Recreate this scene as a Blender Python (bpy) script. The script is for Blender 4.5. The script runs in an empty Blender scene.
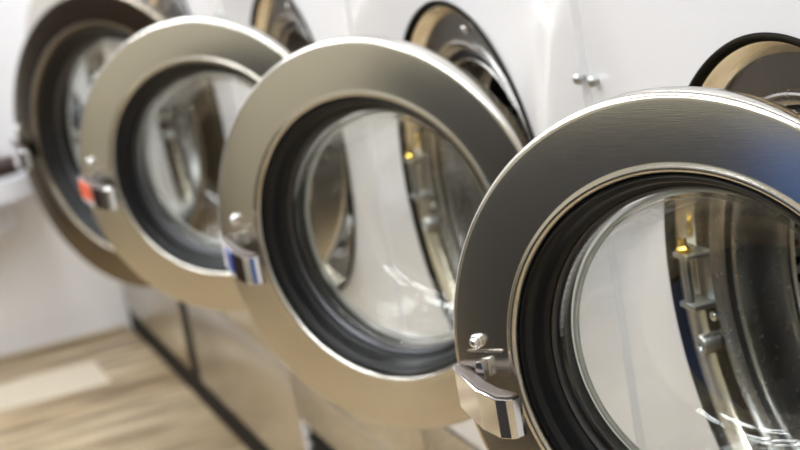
import bpy, bmesh, math
from mathutils import Vector, Matrix
S = 0.22                      # metres per door radius
PI = math.pi
C = bpy.context.scene.collection
# ------------------------------------------------------------------ materials
def mat(name, base=(.8, .8, .8), rough=.5, metal=0.0, spec=.5, coat=0.0, emit=None, emit_s=0.0):
    m = bpy.data.materials.new(name); m.use_nodes = True
    b = m.node_tree.nodes['Principled BSDF']
    b.inputs['Base Color'].default_value = (*base, 1)
    b.inputs['Roughness'].default_value = rough
    b.inputs['Metallic'].default_value = metal
    b.inputs['Specular IOR Level'].default_value = spec
    b.inputs['Coat Weight'].default_value = coat
    b.inputs['Coat Roughness'].default_value = .05
    if emit:
        b.inputs['Emission Color'].default_value = (*emit, 1)
        b.inputs['Emission Strength'].default_value = emit_s
    return m
def nd(m, t, **kw):
    n = m.node_tree.nodes.new(t)
    for k, v in kw.items(): setattr(n, k, v)
    return n
def lk(m, a, b): m.node_tree.links.new(a, b)
def bsdf(m): return m.node_tree.nodes['Principled BSDF']
def math_n(m, op, a, b=None, c=None):
    n = nd(m, 'ShaderNodeMath', operation=op)
    for i, x in enumerate((a, b, c)):
        if x is None: continue
        if isinstance(x, (int, float)): n.inputs[i].default_value = x
        else: lk(m, x, n.inputs[i])
    return n.outputs[0]

def brushed(name, base, rough, scale=(6, 6, 160), var=.10, bump=.03):
    m = mat(name, base, rough, 1.0)
    tc = nd(m, 'ShaderNodeTexCoord'); mp = nd(m, 'ShaderNodeMapping'); mp.inputs['Scale'].default_value = scale
    lk(m, tc.outputs['Object'], mp.inputs['Vector'])
    no = nd(m, 'ShaderNodeTexNoise'); no.inputs['Scale'].default_value = 8; no.inputs['Detail'].default_value = 6
    lk(m, mp.outputs[0], no.inputs['Vector'])
    r = math_n(m, 'MULTIPLY_ADD', no.outputs['Fac'], var, rough - var / 2)
    lk(m, r, bsdf(m).inputs['Roughness'])
    bp = nd(m, 'ShaderNodeBump'); bp.inputs['Strength'].default_value = bump; bp.inputs['Distance'].default_value = .002
    lk(m, no.outputs['Fac'], bp.inputs['Height']); lk(m, bp.outputs[0], bsdf(m).inputs['Normal'])
    mx = nd(m, 'ShaderNodeMix', data_type='RGBA'); 
    mx.inputs[6].default_value = (*[c * .95 for c in base], 1); mx.inputs[7].default_value = (*[min(1, c * 1.04) for c in base], 1)
    lk(m, no.outputs['Fac'], mx.inputs[0]); lk(m, mx.outputs[2], bsdf(m).inputs['Base Color'])
    return m

M = {}
M['steel'] = brushed('brushed_stainless', (.68, .655, .60), .20, scale=(5, 5, 170), bump=.03, var=.10)
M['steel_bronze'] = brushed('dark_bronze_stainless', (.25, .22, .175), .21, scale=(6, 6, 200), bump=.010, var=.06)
M['steel_dark'] = brushed('dark_stainless', (.125, .112, .092), .24, scale=(40, 6, 40))
M['steel_gold'] = brushed('rim_stainless', (.80, .74, .62), .22, scale=(20, 20, 20))
M['steel_light'] = brushed('bright_stainless', (.36, .35, .34), .26, scale=(20, 20, 20))
M['panel_steel'] = brushed('panel_stainless', (.56, .52, .45), .27, scale=(8, 8, 160), var=.04, bump=.008)
M['chrome'] = mat('polished_chrome', (.86, .86, .88), .06, 1.0)
M['chrome_soft'] = mat('satin_chrome', (.30, .27, .26), .34, 1.0)
M['brass'] = mat('yellow_brass', (.85, .58, .12), .25, 1.0)
M['clamp'] = mat('dark_clamp_steel', (.10, .10, .11), .35, 1.0)
M['handle_top'] = mat('satin_handle_top', (.20, .175, .165), .42, 1.0)  # dark base colour holds a dark reflection on the handle's top
M['zinc'] = mat('zinc_plate', (.45, .46, .45), .35, 1.0)
M['rubber'] = mat('black_rubber', (.009, .009, .010), .36, spec=.32)
M['seal'] = mat('matt_dark_rubber', (.016, .013, .009), .8, spec=.05)
M['black'] = mat('black_plastic', (.015, .014, .013), .5)
M['white'] = mat('white_enamel', (.80, .79, .805), .22, spec=.5, coat=.5)
M['plinth'] = mat('dark_plinth', (.010, .008, .006), .7, spec=.2)
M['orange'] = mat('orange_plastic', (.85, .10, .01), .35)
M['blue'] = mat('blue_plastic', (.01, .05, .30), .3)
M['bench'] = mat('white_laminate', (.80, .81, .86), .3)  # slight blue in the base carries the bluish shade under the bench
M['cushion'] = mat('dark_brown_vinyl', (.035, .02, .015), .6, spec=.25)  # dark tone for the shade band on the bench and a dark reflection
M['wall'] = mat('painted_wall', (.92, .91, .93), .6)
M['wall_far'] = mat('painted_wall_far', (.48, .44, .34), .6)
M['ceil'] = mat('ceiling_paint', (.80, .79, .77), .8)
M['base'] = mat('baseboard_wood', (.50, .41, .28), .5)
M['lamp'] = mat('lamp_diffuser', (1, 1, 1), .4, emit=(.93, .965, 1), emit_s=23.0)
M['daylight'] = mat('daylight_pane', (1, 1, 1), .3, emit=(.9, .95, 1), emit_s=5.0)
M['lampframe'] = mat('lamp_frame', (.85, .85, .85), .4)
M['dryer'] = mat('grey_dryer_enamel', (.035, .035, .038), .4)  # for the added cabinet that darkens the nearest door's reflection
M['dryer_blue'] = mat('blue_enamel', (.05, .16, .50), .4)

# glass: clear, thin walled, with a fresnel reflection
m = bpy.data.materials.new('door_glass'); m.use_nodes = True; nt = m.node_tree
for n in list(nt.nodes): nt.nodes.remove(n)
out = nd(m, 'ShaderNodeOutputMaterial'); mix = nd(m, 'ShaderNodeMixShader')
tr = nd(m, 'ShaderNodeBsdfTransparent'); tr.inputs[0].default_value = (.955, .965, .955, 1)
gl = nd(m, 'ShaderNodeBsdfGlossy'); gl.inputs['Roughness'].default_value = .03
lw = nd(m, 'ShaderNodeLayerWeight'); lw.inputs[0].default_value = .5
lk(m, math_n(m, 'MULTIPLY_ADD', math_n(m, 'POWER', lw.outputs['Facing'], 3.0), .80, .05), mix.inputs[0]); lk(m, tr.outputs[0], mix.inputs[1]); lk(m, gl.outputs[0], mix.inputs[2]); lk(m, mix.outputs[0], out.inputs[0])
M['glass'] = m

m = bpy.data.materials.new('frosted_rim_glass'); m.use_nodes = True; nt = m.node_tree
for n in list(nt.nodes): nt.nodes.remove(n)
out = nd(m, 'ShaderNodeOutputMaterial'); mix = nd(m, 'ShaderNodeMixShader'); mix2 = nd(m, 'ShaderNodeMixShader')
tr = nd(m, 'ShaderNodeBsdfTransparent'); tr.inputs[0].default_value = (.80, .84, .80, 1)
gl = nd(m, 'ShaderNodeBsdfGlossy'); gl.inputs['Roughness'].default_value = .08
df = nd(m, 'ShaderNodeBsdfTranslucent'); df.inputs[0].default_value = (.85, .86, .84, 1)
mix.inputs[0].default_value = .55; mix2.inputs[0].default_value = .30
lk(m, tr.outputs[0], mix.inputs[1]); lk(m, df.outputs[0], mix.inputs[2]); lk(m, mix.outputs[0], mix2.inputs[1]); lk(m, gl.outputs[0], mix2.inputs[2]); lk(m, mix2.outputs[0], out.inputs[0])
M['glass_rim'] = m

# drum: steel with rows of dark perforations laid out in the UV map of the lathe
m = mat('perforated_drum_steel', (.42, .41, .40), .25, 1.0); M['drum'] = m; bsdf(m).inputs['Roughness'].default_value = .38
uv = nd(m, 'ShaderNodeTexCoord'); sp = nd(m, 'ShaderNodeSeparateXYZ'); lk(m, uv.outputs['UV'], sp.inputs[0])
fu = math_n(m, 'FRACT', math_n(m, 'MULTIPLY', sp.outputs[0], 84.0)); fv = math_n(m, 'FRACT', math_n(m, 'MULTIPLY', sp.outputs[1], 14.0))
du = math_n(m, 'SUBTRACT', fu, .5); dv = math_n(m, 'SUBTRACT', fv, .5)
d2 = math_n(m, 'SQRT', math_n(m, 'ADD', math_n(m, 'MULTIPLY', du, du), math_n(m, 'MULTIPLY', dv, dv)))
hole = math_n(m, 'LESS_THAN', d2, .27)
mx = nd(m, 'ShaderNodeMix', data_type='RGBA'); lk(m, hole, mx.inputs[0])
mx.inputs[6].default_value = (.62, .61, .60, 1); mx.inputs[7].default_value = (.004, .004, .004, 1)
lk(m, mx.outputs[2], bsdf(m).inputs['Base Color'])

# floor: pale wood planks laid across the aisle
m = mat('wood_plank_floor', (.5, .36, .2), .38); M['floor'] = m
tc = nd(m, 'ShaderNodeTexCoord'); mp = nd(m, 'ShaderNodeMapping')
mp.inputs['Rotation'].default_value = (0, 0, PI / 2)
lk(m, tc.outputs['Object'], mp.inputs['Vector'])
br = nd(m, 'ShaderNodeTexBrick'); br.offset = .37; br.squash = 1
br.inputs['Scale'].default_value = 1.0; br.inputs['Brick Width'].default_value = .95; br.inputs['Row Height'].default_value = .242
br.inputs['Mortar Size'].default_value = .0015; br.inputs['Bias'].default_value = -.1
br.inputs['Color1'].default_value = (.41, .31, .185, 1); br.inputs['Color2'].default_value = (.55, .45, .30, 1); br.inputs['Mortar'].default_value = (.25, .17, .09, 1)
lk(m, mp.outputs[0], br.inputs['Vector'])
mp2 = nd(m, 'ShaderNodeMapping'); mp2.inputs['Scale'].default_value = (9, 1.5, 1); lk(m, tc.outputs['Object'], mp2.inputs['Vector'])
no = nd(m, 'ShaderNodeTexNoise'); no.inputs['Scale'].default_value = 2.2; no.inputs['Detail'].default_value = 8; lk(m, mp2.outputs[0], no.inputs['Vector'])
mx = nd(m, 'ShaderNodeMix', data_type='RGBA', blend_type='MULTIPLY'); mx.inputs[0].default_value = .95
cr = nd(m, 'ShaderNodeValToRGB'); cr.color_ramp.elements[0].position = .38; cr.color_ramp.elements[0].color = (.42, .35, .28, 1)
cr.color_ramp.elements[1].position = .60; cr.color_ramp.elements[1].color = (1.12, 1.12, 1.12, 1)
lk(m, no.outputs['Fac'], cr.inputs[0]); lk(m, br.outputs['Color'], mx.inputs[6]); lk(m, cr.outputs[0], mx.inputs[7])
# one plank of a much paler board
sx = nd(m, 'ShaderNodeSeparateXYZ'); lk(m, tc.outputs['Object'], sx.inputs[0])
def band(o, a, b): return math_n(m, 'MULTIPLY', math_n(m, 'GREATER_THAN', o, a), math_n(m, 'LESS_THAN', o, b))
bx = math_n(m, 'MULTIPLY', band(sx.outputs[0], -15.25 * S, -14.15 * S), band(sx.outputs[1], -4.9 * S, -.64 * S))
mx2 = nd(m, 'ShaderNodeMix', data_type='RGBA'); lk(m, bx, mx2.inputs[0]); lk(m, mx.outputs[2], mx2.inputs[6]); mx2.inputs[7].default_value = (.66, .58, .45, 1)
lk(m, mx2.outputs[2], bsdf(m).inputs['Base Color'])

# ------------------------------------------------------------------ mesh helpers (coordinates in door radii)
def link(name, bm, m, parent=None, loc=(0, 0, 0), rotz=0, sharp=32, smooth=True):
    me = bpy.data.meshes.new(name)
    for v in bm.verts: v.co *= S
    bmesh.ops.recalc_face_normals(bm, faces=bm.faces)
    bm.to_mesh(me); bm.free()
    if smooth:
        for p in me.polygons: p.use_smooth = True
        me.set_sharp_from_angle(angle=math.radians(sharp))
    me.materials.append(m)
    o = bpy.data.objects.new(name, me); C.objects.link(o)
    if parent: o.parent = parent
    o.location = Vector(loc) * S; o.rotation_euler = (0, 0, rotz)
    return o
def lathe(bm, prof, n=128, closed=True, axis='Y', cx=0, cz=0, cy=0):
    """profile of (radius, along axis); axis Y by default"""
    uvl = bm.loops.layers.uv.verify()
    rings = []
    for r, a in prof:
        if r < 1e-6:
            rings.append([bm.verts.new((cx, cy + a, cz) if axis == 'Y' else (cx, cy, cz + a))] * n); continue
        ring = []
        for i in range(n):
            p = 2 * PI * i / n
            if axis == 'Y': co = (cx + r * math.cos(p), cy + a, cz + r * math.sin(p))
            else: co = (cx + r * math.cos(p), cy + r * math.sin(p), cz + a)
            ring.append(bm.verts.new(co))
        rings.append(ring)
    k = len(rings)
    for j in range(k if closed else k - 1):
        A, B = rings[j], rings[(j + 1) % k]
        if A[0] is A[1] and B[0] is B[1]: continue
        aj, bj = prof[j][1], prof[(j + 1) % k][1]
        for i in range(n):
            i2 = (i + 1) % n
            vs = [A[i], A[i2], B[i2], B[i]]; us = [(i / n, aj), ((i + 1) / n, aj), ((i + 1) / n, bj), (i / n, bj)]
            if A[i] is A[i2]: vs = [A[i], B[i2], B[i]]; us = [us[0], us[2], us[3]]
            elif B[i] is B[i2]: vs = [A[i], A[i2], B[i]]; us = us[:3]
            f = bm.faces.new(vs)
            for l, u in zip(f.loops, us): l[uvl].uv = u
    return bm
def box(bm, x0, x1, y0, y1, z0, z1, bev=0.0, seg=2):
    r = bmesh.ops.create_cube(bm, size=1)
    vs = r['verts']
    for v in vs:
        v.co = Vector(((x0 + x1) / 2 + v.co.x * (x1 - x0), (y0 + y1) / 2 + v.co.y * (y1 - y0), (z0 + z1) / 2 + v.co.z * (z1 - z0)))
    if bev:
        es = list({e for v in vs for e in v.link_edges})
        bmesh.ops.bevel(bm, geom=es, offset=bev, segments=seg, affect='EDGES', profile=.5)
    return bm
def prism(bm, pts, z0, z1, bev=0.0):
    """extrude an outline in x,y from z0 to z1; z may be a function (x, y)"""
    f0 = (lambda x, y: z0) if not callable(z0) else z0
    f1 = (lambda x, y: z1) if not callable(z1) else z1
    lo = [bm.verts.new((x, y, f0(x, y))) for x, y in pts]; hi = [bm.verts.new((x, y, f1(x, y))) for x, y in pts]
    n = len(pts)
    faces = [bm.faces.new(lo[::-1]), bm.faces.new(hi)]
    for i in range(n): faces.append(bm.faces.new([lo[i], lo[(i + 1) % n], hi[(i + 1) % n], hi[i]]))
    if bev:
        es = list({e for f in faces[:2] for e in f.edges})
        bmesh.ops.bevel(bm, geom=es, offset=bev, segments=3, affect='EDGES', profile=.5)
    return bm
def BM(): return bmesh.new()
def empty(name, loc, label, cat, group=None):
    o = bpy.data.objects.new(name, None); C.objects.link(o); o.location = Vector(loc) * S
    o.empty_display_size = .1; o['label'] = label; o['category'] = cat
    if group: o['group'] = group
    return o

# ------------------------------------------------------------------ layout, in door radii
H = 3.42                 # height of the small machines' door centre
SP = 3.302                # spacing of the small machines
TOP = 5.9                 # height of the machines
DEPTH = 3.2
X_BACK = -16.34
WALL_Y = 3.3

def door(machine, sc, theta, cpos, refl_tint, ri):
    """sc size factor; theta opening angle; ri inner radius of the steel ring"""
    c = Vector(cpos)
    q = ri / .73
    def P(l, inner=False):
        return [((r * q if (inner or r < .80) else r) * sc, a) for r, a in l]
    ring = P([(.716, -.10), (.712, -.028), (.713, -.010), (.717, .003), (.724, .011), (.732, .013), (.740, .011), (.748, .0055), (.756, .004)]) + \
           [(r * sc, a) for r, a in ((.972, .004), (.982, .001), (.991, -.006), (.998, -.018), (1.0, -.032), (1.0, -.088), (.996, -.098), (.985, -.104), (.80, -.104))]
    b = BM(); lathe(b, ring, 160)
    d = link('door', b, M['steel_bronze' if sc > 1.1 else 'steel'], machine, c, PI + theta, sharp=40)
    g = [(.7175, -.09), (.7115, -.030), (.706, -.010), (.698, -.006), (.694, -.016), (.692, -.026), (.690, -.028), (.676, -.036), (.668, -.05), (.662, -.10), (.652, -.112), (.639, -.12), (.639, -.18), (.6175, -.185), (.6165, -.25), (.65, -.26), (.68, -.13)]
    b = BM(); lathe(b, P(g, True), 128); link('door_gasket', b, M['rubber'], d, sharp=50)
    # glass bowl: outer and inner skins
    o_ = [(.612, -.150), (.606, -.240), (.585, -.300), (.545, -.44), (.515, -.53), (.47, -.585), (.38, -.615), (.2, -.63), (0, -.635)]
    i_ = [(.0, -.607), (.2, -.602), (.37, -.588), (.45, -.562), (.488, -.515), (.517, -.43), (.556, -.295), (.575, -.24), (.582, -.16), (.59, -.146), (.602, -.142)]
    b = BM(); lathe(b, P(o_ + i_, True), 128, closed=True); link('glass_bowl', b, M['glass'], d, sharp=60)
    b = BM(); lathe(b, P([(.634, -.126), (.630, -.128), (.620, -.142), (.6165, -.150), (.6165, -.170), (.638, -.170), (.638, -.130)], True), 128); link('clamp_ring', b, M['clamp'], d, sharp=50)
    b = BM(); lathe(b, P([(.600, -.234), (.592, -.229), (.582, -.234), (.580, -.246), (.588, -.254), (.600, -.248)], True), 128)
    link('glass_rim', b, M['glass_rim'], d, sharp=60)
    # handle: a chunky bowed pull across the ring, in u (x) and n (y)
    k = 1.0 if sc < 1.1 else 1.12
    near = sc < 1
    ux, dz = (0, 0) if near else ((.03, .035) if sc < 1.1 else (sc - 1 + .06, .07))
    def X(x): return (x - .80) * k + .80 + ux
    def zt(x, y=0): return dz + (-.070 * max(0, min(1, (X(.972) - x) / (.262 * k))) + .0) * k
    outl = [(.976, -.020), (.972, .020), (.955, .042), (.805, .150), (.715, .176), (.672, .174), (.650, .162), (.638, .140), (.640, .118)]
    inn = [(.672, .108), (.742, .100), (.805, .072), (.865, .034), (.895, .018), (.90, -.020)]
    b = BM()
    prism(b, [(X(x), y * k) for x, y in outl + inn], lambda x, y: zt(x) - .155 * k, lambda x, y: zt(x) - .004, bev=.005)
    hd = link('handle', b, M['chrome'], d, sharp=13)
    b = BM()                                                # flat satin top plate of the handle
    ptt = [(.968, .020), (.952, .038), (.806, .143), (.716, .169), (.674, .167), (.655, .157), (.646, .138), (.650, .124), (.676, .114), (.744, .106), (.808, .079), (.868, .041), (.90, .012), (.93, .008)]
    prism(b, [(X(x), y * k) for x, y in ptt], lambda x, y: zt(x) - .003, lambda x, y: zt(x) + .007, bev=.003)
    link('handle_top', b, M['handle_top'], d, sharp=30)
    if refl_tint:  # coloured slab stands in for a reflection on the chrome facet
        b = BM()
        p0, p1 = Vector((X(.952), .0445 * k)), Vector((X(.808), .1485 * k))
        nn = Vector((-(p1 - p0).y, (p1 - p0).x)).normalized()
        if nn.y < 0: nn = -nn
        if refl_tint == 'blue': p0 = p0.lerp(p1, .5)
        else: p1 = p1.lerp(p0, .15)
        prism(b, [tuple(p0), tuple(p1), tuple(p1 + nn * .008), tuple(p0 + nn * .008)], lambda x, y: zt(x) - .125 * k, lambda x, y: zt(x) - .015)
        o = link('handle_inlay', b, M[refl_tint], d, smooth=False); o['label'] = refl_tint + ' patch on the chrome handle'
    b = BM()                                                # latch lever in the scoop behind the handle
    box(b, X(.828), X(.866), .004, .040 * k, dz - .05, dz + .022, .006)
    link('latch_lever', b, M['chrome'], d, sharp=30)
    b = BM(); box(b, X(.755), X(.905), .000, .012, dz + .050, dz + .060, .004); link('scoop_lip', b, M['steel'], d, sharp=30)
    b = BM()                                                # round stud above the handle
    sx_, sz_ = X(.858), dz + .092
    lathe(b, [(.0, .040), (.010, .039), (.0165, .034), (.018, .028), (.018, .022), (.023, .022), (.027, .018), (.028, .012), (.028, -.004)], 32, closed=False, cx=sx_, cz=sz_)
    link('door_stud', b, M['chrome'], d, sharp=50)
    # hinge knuckle on the inner edge
    for z in (-.42, .34):
        b = BM(); box(b, -1.075 * sc, -.93 * sc, -.10, -.055, z, z + .10, .01)
        link('hinge', b, M['steel_dark'], d, sharp=30)
    return d

def front_sheet(bm, w0, w1, z0, z1, R, cz, bev=.03, depth=DEPTH, nseg=144):
    """a cabinet shell with a round hole in its front at (0, cz)"""
    x0, x1 = w0 + bev, w1 - bev; a0, a1 = z0 + bev, z1 - bev
    angs = [2 * PI * i / nseg for i in range(nseg)]
    for cxx, czz in ((x0, a0), (x1, a0), (x1, a1), (x0, a1)): angs.append(math.atan2(czz - cz, cxx) % (2 * PI))
    angs = sorted(set(round(a, 6) for a in angs))
    inn, back_in, per, per2 = [], [], [], []
    for a in angs:
        ca, sa = math.cos(a), math.sin(a)
        ts = []
        if ca > 1e-9: ts.append(x1 / ca)
        if ca < -1e-9: ts.append(x0 / ca)
        if sa > 1e-9: ts.append((a1 - cz) / sa)
        if sa < -1e-9: ts.append((a0 - cz) / sa)
        t = min(ts)
        px, pz = ca * t, cz + sa * t
        inn.append(bm.verts.new((R * ca, 0, cz + R * sa))); back_in.append(bm.verts.new((R * ca, .06, cz + R * sa)))
        per.append(bm.verts.new((px, 0, pz)))
        ox = w1 if px > x1 - 1e-5 else (w0 if px < x0 + 1e-5 else px)
        oz = z1 if pz > a1 - 1e-5 else (z0 if pz < a0 + 1e-5 else pz)
        per2.append(bm.verts.new((ox, bev, oz)))
    bk = [bm.verts.new((v.co.x, depth, v.co.z)) for v in per2]
    n = len(angs)
    for i in range(n):
        j = (i + 1) % n
        bm.faces.new([back_in[i], back_in[j], inn[j], inn[i]])
        bm.faces.new([inn[i], inn[j], per[j], per[i]])
        bm.faces.new([per[i], per[j], per2[j], per2[i]])
        bm.faces.new([per2[i], per2[j], bk[j], bk[i]])
    bm.faces.new(bk)

def machine(cx, width, sc, theta, zc, cd, label, refl_tint=None, ri=.73, dsc=1.0, inset=(0, 0), grille=False, knobs=(True, True), closed=False):
    e = empty('washing_machine', (cx, 0, 0), label, 'washing machine', 'front-loading washing machines in a row')
    hw = width / 2 - .016; cz = zc
    zs = H - 1.56          # bottom of the white enamel
    b = BM(); front_sheet(b, -hw, hw, zs, TOP, 1.07 * sc, cz)
    link('cabinet', b, M['white'], e, sharp=20)
    l0, l1 = -hw + inset[0], hw - inset[1]
    b = BM(); box(b, l0, l1, .004, DEPTH, H - 2.066, zs - .008, .004); link('lower_panel', b, M['panel_steel'], e, sharp=50)
    b = BM(); KP = .30
    if grille:
        box(b, l0, l0 + .07, .0, DEPTH, KP, H - 2.48, .004)
        link('side_post', b, M['white'], e, sharp=50)
        b = BM(); box(b, l0, l1, .0, DEPTH, H - 2.475, H - 2.07, .004)
        link('service_panel', b, M['panel_steel'], e, sharp=50)
        b = BM(); box(b, l0 + .075, l1, .05, DEPTH, KP, H - 2.48)
        link('vent_recess', b, M['plinth'], e, sharp=40)
        for i in range(6):
            b = BM(); box(b, l0 + .10, l1 - .04, .012, .049, KP + .04 + i * .09, KP + .07 + i * .09, .005)
            link('vent_louvre', b, M['plinth'], e, sharp=40)
    else:
        box(b, l0, l1, .0, DEPTH, KP, H - 2.07, .004); link('service_panel', b, M['panel_steel'], e, sharp=50)
    if inset[0] or inset[1]:
        b = BM()
        if inset[1]: box(b, l1 + .005, hw, .015, DEPTH, KP, zs - .02)
        else: box(b, -hw, l0 - .005, .015, DEPTH, KP, zs - .02)
        link('side_channel', b, M['plinth'], e, sharp=40)  # near-black box stands in for the shade in the open gap
    b = BM(); box(b, -hw, hw, .02, DEPTH, 0, KP - .005); link('plinth', b, M['plinth'], e, sharp=50)
    # opening
    o = (0, 0, cz)
    def P(l): return [(r * sc, a) for r, a in l]
    b = BM(); lathe(b, P([(1.085, -.004), (1.080, -.014), (1.068, -.016), (1.056, -.006), (1.050, .012), (1.050, .06), (1.062, .06), (1.0695, .0), (1.078, -.002)]), 160)
    link('opening_seal', b, M['seal'], e, o, sharp=60)
    b = BM(); lathe(b, P([(1.0495, .020), (1.04, .026), (1.00, .074), (.996, .082), (1.0, .10), (1.0495, .10)]), 160)
    rr = link('recess_rim', b, M['steel_gold'], e, o, sharp=50)
    b = BM(); lathe(b, P([(.9955, .083), (.868, .084), (.868, .20), (.9955, .20)]), 160)
    fp = link('front_plate', b, M['steel_dark'], e, o, sharp=40)
    b = BM(); lathe(b, P([(.8675, .084), (.862, .078), (.857, .066), (.849, .062), (.841, .068), (.836, .080), (.818, .098), (.806, .104), (.802, .12), (.8675, .13)]), 160)
    link('plate_lip', b, M['steel_light'], fp, sharp=40)
    b = BM(); lathe(b, P([(.8015, .106), (.79, .124), (.778, .118), (.768, .128), (.766, .15), (.8015, .16)]), 128)
    link('door_seal', b, M['rubber'], e, o, sharp=60)
    b = BM(); lathe(b, P([(.7655, .135), (.760, .112), (.752, .106), (.744, .112), (.740, .128), (.728, .20), (.724, .30), (.716, .315), (.708, .318), (.703, .33), (.712, .345), (.74, .345), (.7655, .25)]), 160)
    link('drum_mouth', b, M['steel_light'], e, o, sharp=40)
    b = BM(); lathe(b, P([(.72, .37), (.735, .345), (.76, .345), (.80, .38), (.98, .40), (1.0, .43), (1.0, 1.95), (.96, 2.02), (.4, 2.05), (.36, 2.0), (0, 2.0)]), 128, closed=False)
    for f in b.faces: pass
    link('drum', b, M['drum'], e, o, sharp=40)
    for i in range(3):
        b = BM()
        p = 2 * PI * i / 3 + .5; ca, sa = math.cos(p), math.sin(p)
        r0, r1 = .76 * sc, .995 * sc
        vs = []
        for (r, w) in ((r0, .05), (r1, .16)):
            for s_ in (-1, 1):
                for yy in (.52, 1.9):
                    vs.append(b.verts.new((ca * r - sa * w * s_, yy, sa * r + ca * w * s_)))
        for q in ((0, 1, 3, 2), (4, 5, 7, 6), (0, 1, 5, 4), (2, 3, 7, 6), (0, 2, 6, 4), (1, 3, 7, 5)): b.faces.new([vs[i_] for i_ in q])
        link('drum_paddle', b, M['steel_dark'], e, o, sharp=30)
    # latch strike on the plate
    if not closed:
        lx = -.925 * sc
        b = BM()
        box(b, lx - .060, lx + .062, -.030, .083, .118, .140, .006)
        box(b, lx - .060, lx + .072, -.030, .083, -.092, -.068, .006)
        box(b, lx - .06, lx + .06, .070, .086, -.092, .142, .003)
        lathe(b, [(.0, -.07), (.019, -.07), (.019, .13), (0, .13)], 20, closed=False, axis='Z', cx=lx, cy=-.008)
        lt = link('latch_strike', b, M['zinc'], e, o, sharp=40)
        b = BM(); lathe(b, [(0, .142), (.030, .142), (.030, .158), (.018, .170), (.018, .20), (0, .205)], 6, closed=False, axis='Z', cx=lx, cy=-.008)
        b2 = link('strike_nut', b, M['brass'], lt, sharp=30); b2['label'] = 'yellow brass nut'
        b = BM(); lathe(b, [(0, .055), (.012, .056), (.02, .064), (.021, .083)], 20, closed=False, cx=lx + .03, cz=-.14)
        link('screw', b, M['chrome'], lt, sharp=50)
        b = BM(); lathe(b, [(.038, .005), (.043, .012), (.043, .083), (.018, .083), (.018, .012), (.023, .005)], 32, cx=lx + .005, cz=-.255)
        link('strike_roller', b, M['zinc'], lt, sharp=40)
    b = BM(); lathe(b, [(0, .052), (.013, .054), (.021, .064), (.022, .083)], 20, closed=False, cx=.09 * sc, cz=.925 * sc)
    link('plate_screw', b, M['chrome'], e, o, sharp=50)
    # chrome cap studs near the cabinet's front corners
    for s_ in (-1, 1):
        b = BM(); lathe(b, [(0, -.048), (.012, -.046), (.021, -.039), (.025, -.028), (.024, -.018), (.015, -.014), (.015, .004)], 24, closed=False, cx=s_ * (width / 2 - .073) + .055, cz=H + .80)
        link('panel_knob', b, M['zinc'], e, sharp=50)
    door(e, dsc, theta, (cd[0] - cx, cd[1], H + cd[2]), refl_tint, ri)
    return e

machine(0, SP, 1, .666, H, (.054, -.508, .010), 'white washing machine nearest the camera, its open steel door sharp and cut by the frame', dsc=.976)
machine(-SP, SP, 1, .642, H, (-3.085, -.627, -.004), 'white washing machine whose open round door has a blue patch on its chrome handle', refl_tint='blue', grille=True, dsc=1.024)
machine(-2 * SP, SP, 1, .843, H, (-6.26, -.742, 0), 'white washing machine whose open round door has an orange patch on its chrome handle', refl_tint='orange', grille=True)
machine(-2.5 * SP - 4.14 - 1.96, 3.90, 1, .36, H, (-14.29, -.32, 0), 'washing machine in the corner by the back wall, its door hidden behind the dark-ringed one', inset=(0, .34))
W3 = 4.14; x3 = -2.5 * SP - W3 / 2
machine(x3, W3, 1.284, .564, H - .244, (-10.111, -.70, -.25), 'wide washing machine with the largest, dark-ringed open door, farthest left of the row', ri=.778, dsc=1.315, inset=(.14, 0))

# ------------------------------------------------------------------ the setting
def struct(name, bm, m, smooth=False):
    o = link(name, bm, m, smooth=smooth); o['kind'] = 'structure'; return o
XR, YF, ZC = 9.0, -14.0, 12.0
b = BM(); box(b, X_BACK - .3, XR, YF, WALL_Y + .2, -.3, 0); struct('floor', b, M['floor'])
b = BM(); box(b, X_BACK - .3, XR, YF, WALL_Y + .2, ZC, ZC + .3); struct('ceiling', b, M['ceil'])
b = BM(); box(b, X_BACK - .3, XR, WALL_Y, WALL_Y + .3, 0, ZC); struct('wall_right', b, M['wall'])
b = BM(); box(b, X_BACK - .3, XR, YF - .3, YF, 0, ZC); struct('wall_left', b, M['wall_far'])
b = BM(); box(b, X_BACK - .3, X_BACK, YF, WALL_Y, 0, ZC); struct('wall_back', b, M['wall'])
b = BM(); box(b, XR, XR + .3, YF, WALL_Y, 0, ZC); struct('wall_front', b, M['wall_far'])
b = BM(); box(b, X_BACK, X_BACK + .05, YF, -.02, 0, .06, .01); struct('baseboard_back', b, M['base'])

b = BM(); zA, zB = H - 1.32, H - .45; wy0, wy1 = -6.22, -5.86  # small unseen window, added to give the glints on the white panels
for (a0, a1, c0, c1) in ((wy0 - .15, wy0, zA, zB), (wy1, wy1 + .15, zA, zB), (wy0, wy1, zA, zA + .12), (wy0, wy1, zB - .08, zB), (wy0, wy1, H - .80, H - .66)): box(b, X_BACK, X_BACK + .06, a0, a1, c0, c1, .01)
wn = struct('window_1', b, M['white'])
b = BM(); box(b, X_BACK + .001, X_BACK + .02, wy0, wy1, zA + .12, zB - .08); o = link('window_pane', b, M['daylight'], wn, smooth=False)

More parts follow.
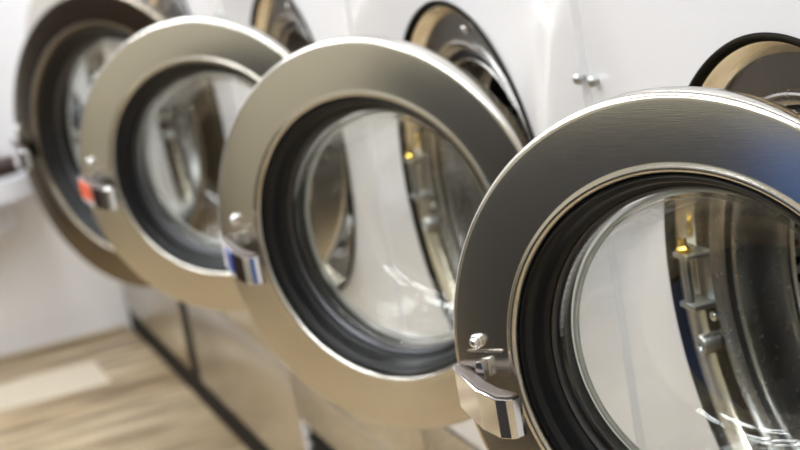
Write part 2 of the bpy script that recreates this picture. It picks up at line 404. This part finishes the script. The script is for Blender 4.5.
# wall-hung bench with a rounded end, dark slab on it stands in for shade
b = BM()
def rounded(x1, y1, r, x0, y0, n=10):
    pts = [(x0, y0), (x1, y0)]
    for i in range(n + 1):
        a = PI / 2 * i / n
        pts.append((x1 - r + r * math.cos(a), y1 - r + r * math.sin(a)))
    pts.append((x0, y1))
    return pts
bench = empty('wall_bench', (X_BACK, -1.98, 2.04), 'white wall-hung bench with rounded end below the dark pad, at far left', 'bench')
b = BM(); prism(b, rounded(1.1, 1.20, .6, 0.002, -2.2), -.02, .22, bev=.03); link('bench_top', b, M['bench'], bench, sharp=40)
b = BM(); prism(b, rounded(.8, .9, .5, 0.002, -1.9), -.40, -.02); link('bench_bracket', b, M['bench'], bench, sharp=40)
b = BM(); prism(b, rounded(.80, 1.12, .45, .01, -2.1), .2205, .36, bev=.03)
pd = link('bench_pad', b, M['cushion'], None, sharp=40); pd.location = bench.location
pd['label'] = 'thin dark brown pad lying on the white wall-hung bench'; pd['category'] = 'seat pad'

# cabinets added across the aisle, unseen, to darken and tint the door reflections
def cabinet(x0, x1, y0, y1, z1, m, label):
    e = empty('storage_cabinet', ((x0 + x1) / 2, (y0 + y1) / 2, 0), label, 'cabinet')
    w_, d_ = (x1 - x0) / 2, (y1 - y0) / 2
    b = BM(); box(b, -w_, w_, -d_, d_, .2, z1 - .12, .02); link('cabinet_body', b, m, e)
    b = BM(); box(b, -w_ + .05, w_ - .05, -d_ + .05, d_ - .05, 0, .199); link('cabinet_plinth', b, M['plinth'], e)
    b = BM(); box(b, -w_ - .04, w_ + .04, -d_, d_ + .06, z1 - .119, z1, .02); link('cabinet_top', b, m, e)
    for s_ in (-1, 1):
        b = BM(); box(b, min(0.02 * s_, s_ * (w_ - .06)), max(.02 * s_, s_ * (w_ - .06)), d_ + .001, d_ + .05, .3, z1 - .2, .01)
        link('cabinet_door', b, m, e)
cabinet(-2.3, 2.85, -13.6, -7.0, 5.0, M['dryer'], 'tall dark grey cabinet across the aisle')
cabinet(2.95, 4.5, -13.6, -7.0, 4.6, M['dryer_blue'], 'blue cabinet across the aisle')
cabinet(-16.0, -8.8, -13.6, -10.0, 6.5, M['cushion'], 'tall dark brown cabinet across the aisle')

# ceiling lights (outside the frame, they light the room)
lamps = [(-11.6, -1.9), (-11.6, -5.0), (-6.2, -2.6), (-.5, -2.6), (5.0, -2.6), (-11.6, -8.2), (-6.2, -8.6), (-.5, -8.6), (5.0, -8.6)]  # far row includes a lamp added to brighten the back wall
for i, (x, y) in enumerate(lamps):
    e = empty('ceiling_light', (x, y, ZC), 'long white fluorescent ceiling light above the aisle', 'ceiling light', 'fluorescent ceiling lights')
    b = BM(); box(b, -2.4, 2.4, -.62, .62, -.12, 0, .02); link('light_housing', b, M['lampframe'], e)
    b = BM(); box(b, -2.3, 2.3, -.52, .52, -.16, -.121); link('light_diffuser', b, M['lamp'], e, smooth=False)

# ------------------------------------------------------------------ camera
cam = bpy.data.cameras.new('camera'); co = bpy.data.objects.new('camera', cam); C.objects.link(co)
yaw, pitch, roll, f = 2.8403, -.2132, -.1741, 1849.5
F = Vector((math.cos(yaw) * math.cos(pitch), math.sin(yaw) * math.cos(pitch), math.sin(pitch)))
Rt = Vector((math.sin(yaw), -math.cos(yaw), 0)); U = Rt.cross(F)
R2 = Rt * math.cos(roll) + U * math.sin(roll); U2 = -Rt * math.sin(roll) + U * math.cos(roll)
co.matrix_world = Matrix.Translation(Vector((5.6166, -3.1955, 2.0119 + H)) * S) @ Matrix((R2, U2, -F)).transposed().to_4x4()
cam.sensor_width = 36; cam.lens = f / 800 * 36; cam.clip_start = .02; cam.clip_end = 60
cam.dof.use_dof = True; cam.dof.focus_distance = 6.15 * S; cam.dof.aperture_fstop = 7.6
bpy.context.scene.camera = co
w = bpy.data.worlds.new('world'); bpy.context.scene.world = w; w.use_nodes = True
w.node_tree.nodes['Background'].inputs[0].default_value = (.8, .85, 1, 1); w.node_tree.nodes['Background'].inputs[1].default_value = .3
sc = bpy.context.scene
sc.view_settings.view_transform = 'Standard'; sc.view_settings.look = 'None'; sc.view_settings.gamma = 1; sc.view_settings.use_curve_mapping = False
sc.view_settings.exposure = -0.11
sc.cycles.use_denoising = True
sc.cycles.max_bounces = 14; sc.cycles.transparent_max_bounces = 32; sc.cycles.glossy_bounces = 8
